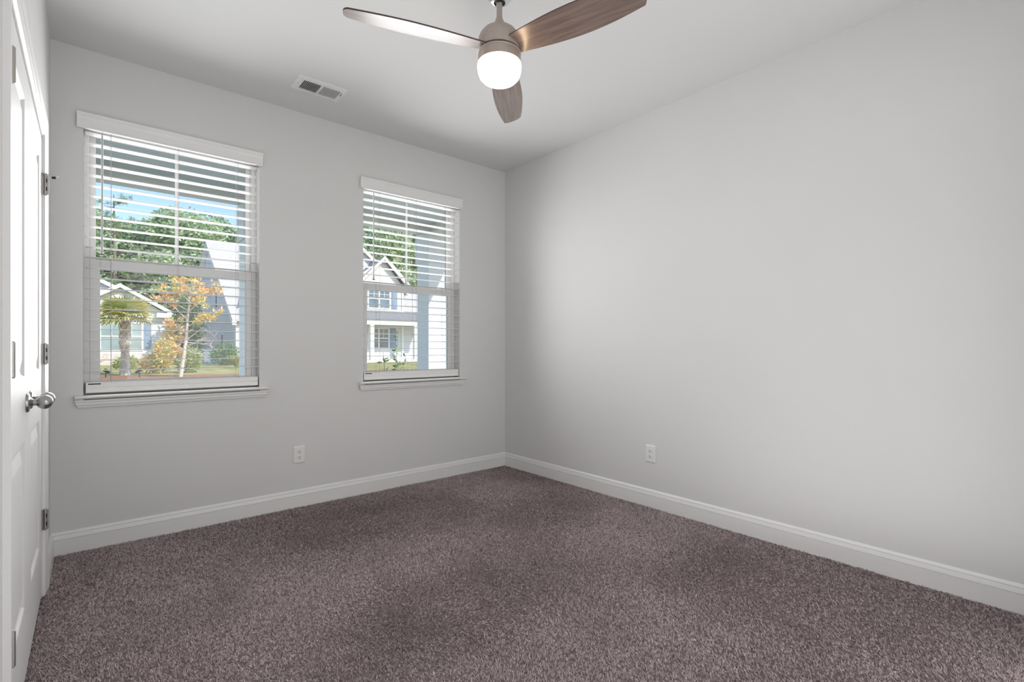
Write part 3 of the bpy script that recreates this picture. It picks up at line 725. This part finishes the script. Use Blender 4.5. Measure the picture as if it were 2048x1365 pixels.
def shrub(name, loc, rx, rz, n, lsz, cols, label, seed, stems=5, cat='shrub', group=None):
    rng = random.Random(seed); root = empty(name, loc, label, cat, group); sm = MB(); m = MB()
    for k in range(stems):
        a = 2 * math.pi * k / stems; sm.tube([(0, 0, 0), (rx * .3 * math.cos(a), rx * .3 * math.sin(a), rz * .5), (rx * .55 * math.cos(a + .3), rx * .55 * math.sin(a + .3), rz * 1.5)], [lsz * .14, lsz * .1, lsz * .05], 6)
    for _ in range(n):
        d = rdir(rng); t = rng.random() ** .4
        p = Vector((d.x * rx * t, d.y * rx * t, max(.02, rz + d.z * rz * t)))
        leaf_quad(m, p, d + rdir(rng, .4) * .9, lsz * rng.uniform(.7, 1.3), lsz * .42, mixc(cols[0], cols[1], rng.random()) if rng.random() > .35 or len(cols) < 3 else cols[2], rng)
    sm.build('stems', M['bark'], root, world=False); m.build('leaves', M['foliage'], root, world=False)
shrub('flowering_shrub', (-.20, 26.3, G), .40, .86, 1000, .17, ((.42, .54, .18), (.85, .78, .26), (.92, .52, .24)), 'tall orange and yellow leaved shrub behind the young tree', 31)
shrub('flowering_shrub', (-.72, 26.6, G), .44, .42, 500, .17, ((.36, .44, .16), (.70, .62, .24), (.80, .48, .34)), 'low orange leaved shrub at the foot of the tall one', 32)
shrub('garden_shrub', (.9, 26.3, G), .55, .62, 800, .18, ((.26, .38, .16), (.60, .60, .26)), 'yellow green shrub to the right of the young tree trunk', 33)
shrub('garden_shrub', (-1.35, 32.0, G), .62, .36, 700, .17, ((.26, .36, .14), (.58, .54, .20)), 'small green shrub to the right of the palm trunk', 34)
shrub('garden_shrub', (-3.10, 30.0, G), .52, .34, 700, .17, ((.32, .44, .14), (.62, .64, .24)), 'small yellow green shrub to the left of the palm trunk', 35)
shrub('garden_shrub', (4.35, 36.2, G), .95, .72, 900, .22, ((.12, .22, .12), (.26, .38, .18)), 'dark green shrub beside the air conditioner', 36)
shrub('garden_shrub', (2.55, 39.5, G), .95, 2.6, 2000, .3, ((.07, .14, .08), (.20, .30, .14)), 'tall dark shrub between the two houses', 37)
def grass_clump(loc, label, seed, n=160, h=.75):
    rng = random.Random(seed); root = empty('ornamental_grass', loc, label, 'ornamental grass'); m = MB()
    for _ in range(n):
        a = rng.uniform(0, 2 * math.pi); L = h * rng.uniform(.6, 1.2); o_ = Vector((math.cos(a), math.sin(a), 0)); s_ = o_.cross(Vector((0, 0, 1))) * .014
        p0 = o_ * rng.uniform(0, .12); p1 = p0 + o_ * L * .3 + Vector((0, 0, L * .7)); p2 = p0 + o_ * L * .85 + Vector((0, 0, L * rng.uniform(.45, .75))); c = mixc((.34, .42, .14), (.74, .66, .28), rng.random())
        m.face([p0 - s_, p0 + s_, p1 + s_, p1 - s_], c); m.face([p1 - s_, p1 + s_, p2], c)
    m.build('blades', M['foliage'], root, world=False)
grass_clump((3.9, 30.4, G), 'clump of arching ornamental grass on the lawn beside the porch column', 41, 220, .95)
# bush just outside the porch
def porch_bush(loc):
    rng = random.Random(51); root = empty('porch_shrub', loc, 'young leafy shrub just outside the window nearest the corner', 'shrub'); st = MB(); m = MB()
    RT = Vector((.76, -.65, 0))
    for rx, hh in ((-.10, 1.28), (.02, 1.50), (.13, 1.22), (.20, 1.05), (-.20, 1.00), (.06, 1.15), (-.04, .92), (.24, .86)):
        b = Vector((0, 0, 0)); e = RT * rx * 1.15 + Vector((rng.uniform(-.05, .05), rng.uniform(-.05, .05), hh)); mid = b.lerp(e, .5) + RT * rng.uniform(-.04, .04)
        st.tube([b, mid, e], [.008, .006, .003], 6)
        for _ in range(26):
            t = rng.uniform(.5, 1.02); p = b.lerp(mid, t * 2) if t < .5 else mid.lerp(e, t * 2 - 1); d = rdir(rng, .15); d.z *= .6
            leaf_quad(m, p + d * .015, d, rng.uniform(.055, .095), .034, mixc((.10, .22, .07), (.42, .56, .18), rng.random()), rng)
    st.build('stems', M['bark'], root, world=False); m.build('leaves', M['foliage'], root, world=False)
porch_bush((.112, 2.45, G))

# ------------------------------------------------------------------ houses across
def hpart(name, m, parent, mb, **k): return mb.build(name, m, parent, **k)
def gable_poly(mb, xa, xb, y, zb, ze, xp, zp, th=.2):
    poly = [(xa, zb), (xb, zb), (xb, ze), (xp, zp), (xa, ze)]
    mb.prism(poly, lambda q: (q[0], y, q[1]), lambda q: (q[0], y + th, q[1]))
def rake(mb, p, q, y0, y1, th, drop=.0):
    """a roof slab between two points (x,z) spanning y0..y1"""
    (xa, za), (xb, zb) = p, q
    mb.prism([(xa, za), (xb, zb), (xb, zb + th), (xa, za + th)], lambda r: (r[0], y0, r[1]), lambda r: (r[0], y1, r[1]))
def house_window(parent, x0, x1, z0, z1, y, cols=2, gl='hglass', grid=True):
    fr = MB(); w_ = .10
    fr.box(x0 - w_, x1 + w_, y - .06, y + .02, z1, z1 + w_); fr.box(x0 - w_, x1 + w_, y - .08, y + .02, z0 - w_, z0)
    fr.box(x0 - w_, x0, y - .06, y + .02, z0, z1); fr.box(x1, x1 + w_, y - .06, y + .02, z0, z1)
    for k in range(1, cols):
        xm_ = x0 + (x1 - x0) * k / cols; fr.box(xm_ - .07, xm_ + .07, y - .06, y + .02, z0, z1)
    zm = (z0 + z1) / 2; fr.box(x0, x1, y - .05, y + .02, zm - .04, zm + .04)
    o = fr.build('window', M['trimwhite'], parent)
    if grid:
        g = MB()
        for k in range(cols):
            a = x0 + (x1 - x0) * k / cols; b = x0 + (x1 - x0) * (k + 1) / cols; g.box((a + b) / 2 - .018, (a + b) / 2 + .018, y - .045, y + .01, zm, z1)
            g.box(a, b, y - .045, y + .01, (zm + z1) / 2 - .018, (zm + z1) / 2 + .018)
        g.build('muntin', M['trimwhite'], o)
    boxm(x0, x1, y - .03, y - .01, z0, z1).build('pane', M[gl], o)
def shutter(parent, x0, x1, z0, z1, y):
    s_ = MB(); s_.box(x0, x1, y - .05, y, z0, z1); zm = (z0 + z1) / 2; w_ = (x1 - x0)
    for a, b in ((z0, zm), (zm, z1)):
        s_.box(x0 + w_ * .2, x1 - w_ * .2, y - .075, y - .05, a + .12, b - .12)
    s_.build('shutter', M['shutter'], parent, bevel=.01)

# white single storey house
h1 = empty('house', (-1.5, 42, G), 'white single storey gabled house with shuttered front window', 'house', 'houses across the street')
wb = MB(); gable_poly(wb, -4.3, 1.55, 42, G, 3.45, -1.31, 5.35); wb.box(-4.3, 1.55, 42.2, 54, G, 3.40)
wb.build('wall', M['white_siding'], h1)
rf = MB(); rake(rf, (-1.31, 5.42), (1.98, 3.42), 41.6, 49, .14); rake(rf, (-1.31, 5.42), (-4.6, 3.42), 41.6, 49, .14)
rf.build('roof', M['shingle_dark'], h1)
fa = MB(); rake(fa, (-1.31, 5.30), (2.0, 3.28), 41.52, 41.6, .28); rake(fa, (-1.31, 5.30), (-4.62, 3.28), 41.52, 41.6, .28); fa.box(.82, 2.0, 41.5, 42.0, 3.22, 3.58)
fa.build('fascia', M['trimwhite'], h1)
mr = MB(); rake(mr, (-4.2, 7.1), (1.0, 4.35), 46.0, 58, .16); rake(mr, (-4.2, 7.1), (-10, 4.1), 46.0, 58, .16)
mr.build('roof', M['shingle_dark'], h1)
mw = MB(); gable_poly(mw, -9.5, .9, 46.2, G, 4.2, -4.2, 7.0); mw.build('wall', M['white_siding'], h1)
fm = MB(); rake(fm, (-4.2, 6.95), (1.05, 4.20), 45.92, 46.0, .32); fm.build('fascia', M['trimwhite'], h1)
gv = MB(); gv.prism([(-1.75, 4.55), (-.87, 4.55), (-1.31, 4.95)], lambda q: (q[0], 41.93, q[1]), lambda q: (q[0], 42.0, q[1])); gv.build('gable_vent', M['beam'], h1)
house_window(h1, -2.36, -.06, .86, 2.74, 42, 2, 'hglass', True)
shutter(h1, .08, .52, .80, 2.80, 42)
st = MB(); st.box(-4.3, 1.55, 41.85, 42.0, G, .55); st.build('stone_skirt', M['stone'], h1)

# two storey house, siding greyed as if shaded, gable end towards the windows, cross gable in front
h2 = empty('house', (12, 37, G), 'large two storey house with shaded gable end and twin upper windows', 'house', 'houses across the street')
X0 = 5.12; FYY = 37.0
gw = MB(); gw.prism([(FYY, G), (58.0, G), (58.0, 3.3), (47.5, 10.2), (FYY, 3.1)], lambda q: (X0, q[0], q[1]), lambda q: (X0 + .25, q[0], q[1]))
gw.box(X0 + .25, 22.5, FYY + .0, FYY + .25, G, 3.1)
gw.build('wall', M['shaded_siding'], h2)
rf = MB()
def slab(mb, xa, xb, p, q, th):
    (ya, za), (yb, zb) = p, q
    mb.prism([(ya, za), (yb, zb), (yb, zb + th), (ya, za + th)], lambda r: (xa, r[0], r[1]), lambda r: (xb, r[0], r[1]))
slab(rf, X0 - .32, 22.8, (36.55, 2.90), (47.5, 10.30), .16); slab(rf, X0 - .32, 22.8, (58.4, 3.1), (47.5, 10.30), .16)
rf.build('roof', M['shingle'], h2)
rt = MB(); slab(rt, X0 - .30, X0 - .02, (36.55, 2.62), (47.5, 10.02), .28); slab(rt, X0 - .30, X0 - .02, (58.4, 2.82), (47.5, 10.02), .28)
rt.build('rake_trim', M['column'], h2)
dw = MB(); gable_poly(dw, 6.15, 8.6, 36.9, 2.9, 5.1, 7.3, 6.5); dw.box(6.15, 8.6, 37.1, 41, 2.9, 5.1); dw.build('dormer_wall', M['white_siding'], h2)
dr = MB(); rake(dr, (7.3, 6.5), (5.95, 4.95), 36.7, 43, .14); rake(dr, (7.3, 6.5), (8.8, 4.95), 36.7, 43, .14); dr.build('dormer_roof', M['shingle'], h2)
# front bay with cross gable
bw = MB(); gable_poly(bw, 13.6, 18.55, 36.9, G, 6.45, 16.6, 8.75, .2); bw.box(13.6, 18.55, 37.1, 44, G, 6.4); bw.build('bay_wall', M['white_siding'], h2)
br_ = MB(); rake(br_, (16.6, 8.75), (19.1, 6.2), 36.5, 46, .16); rake(br_, (16.6, 8.75), (13.2, 5.3), 36.5, 46, .16); br_.build('bay_roof', M['shingle_dark'], h2)
bf = MB(); rake(bf, (16.6, 8.62), (19.15, 6.02), 36.42, 36.5, .32); rake(bf, (16.6, 8.62), (13.15, 5.12), 36.42, 36.5, .32); bf.build('fascia', M['trimwhite'], h2)
g2 = MB(); gable_poly(g2, 9.5, 19.6, 38.6, G, 6.0, 14.9, 10.0, .2); g2.build('gable_wall', M['shaded_siding'], h2)
g3 = MB(); rake(g3, (14.9, 10.0), (19.9, 5.9), 38.3, 46, .16); rake(g3, (14.9, 10.0), (9.2, 5.5), 38.3, 46, .16); g3.build('gable_roof', M['shingle'], h2)
g4 = MB(); rake(g4, (14.9, 9.86), (19.95, 5.72), 38.2, 38.3, .34); rake(g4, (14.9, 9.86), (9.15, 5.34), 38.2, 38.3, .34); g4.build('fascia', M['trimwhite'], h2)
house_window(h2, 15.30, 17.20, 4.42, 6.02, 36.9, 2, 'hglass_dark'); shutter(h2, 17.42, 17.98, 4.36, 6.10, 36.9); shutter(h2, 14.48, 15.06, 4.36, 6.10, 36.9)
cb = MB(); cb.box(18.40, 18.60, 36.82, 37.0, G, 6.3); cb.box(13.6, 18.6, 36.84, 36.9, 4.05, 4.25); cb.build('corner_board', M['trimwhite'], h2)
pr_ = MB(); slab(pr_, 12.5, 20.5, (34.6, 3.22), (36.95, 4.10), .12); pr_.build('porch_roof', M['shingle_dark'], h2)
pb = MB(); pb.box(12.5, 20.45, 34.65, 34.9, 2.85, 3.22); pb.build('porch_beam', M['trimwhite'], h2)
for x in (14.62, 18.65): boxm(x - .16, x + .16, 34.68, 34.95, G, 2.85).build('porch_post', M['trimwhite'], h2)
house_window(h2, 15.35, 17.10, .95, 2.60, 36.9, 2, 'hglass_dark'); shutter(h2, 17.30, 17.86, .90, 2.66, 36.9)
boxm(12.5, 20.5, 34.6, 36.9, G, -.05).build('porch_slab', M['concrete'], h2)
for z0, z1, y in ((4.3, 5.55, 43.9), (.6, 2.0, 41.5)):
    p = MB(); p.box(X0 - .05, X0, y - .35, y + .35, z0 - .1, z1 + .1); o = p.build('side_window', M['trimwhite'], h2)
    boxm(X0 - .07, X0 - .045, y - .27, y + .27, z0, z1).build('pane', M['hglass_dark'], o)

# air conditioner by the two storey house
ac = empty('air_conditioner', (3.75, 38.3, G), 'grey blue air conditioner condenser beside the shaded gable end', 'air conditioner')
boxm(3.25, 4.25, 37.8, 38.8, G + .08, .72).build('cabinet', M['acmetal'], ac, bevel=.03)
boxm(3.20, 4.30, 37.75, 38.85, .72, .80).build('top_grille', M['acmetal'], ac, bevel=.02)
boxm(3.1, 4.4, 37.65, 38.95, G, G + .08).build('pad', M['concrete'], ac)
# garden spike lights
def spike_light(loc, label, flip):
    root = empty('garden_light', loc, label, 'garden light', 'black spike lights in the mulch bed')
    MB().tube([(0, 0, 0), (0, 0, .20)], .018, 8).build('spike', M['black'], root, world=False)
    MB().lathe([(0, -.12), (.05, -.11), (.075, .10), (.07, .12), (0, .10)], 14, (flip * .04, -.02, .26), Matrix.Rotation(R(-55 * flip), 3, 'Y')).build('lamp_head', M['black'], root, smooth=40, world=False)
spike_light((-1.36, 22.7, G + .03), 'black spike light in the mulch to the right of the palm', -1)
spike_light((-2.45, 23.5, G + .03), 'black spike light in the mulch to the left of the palm', 1)
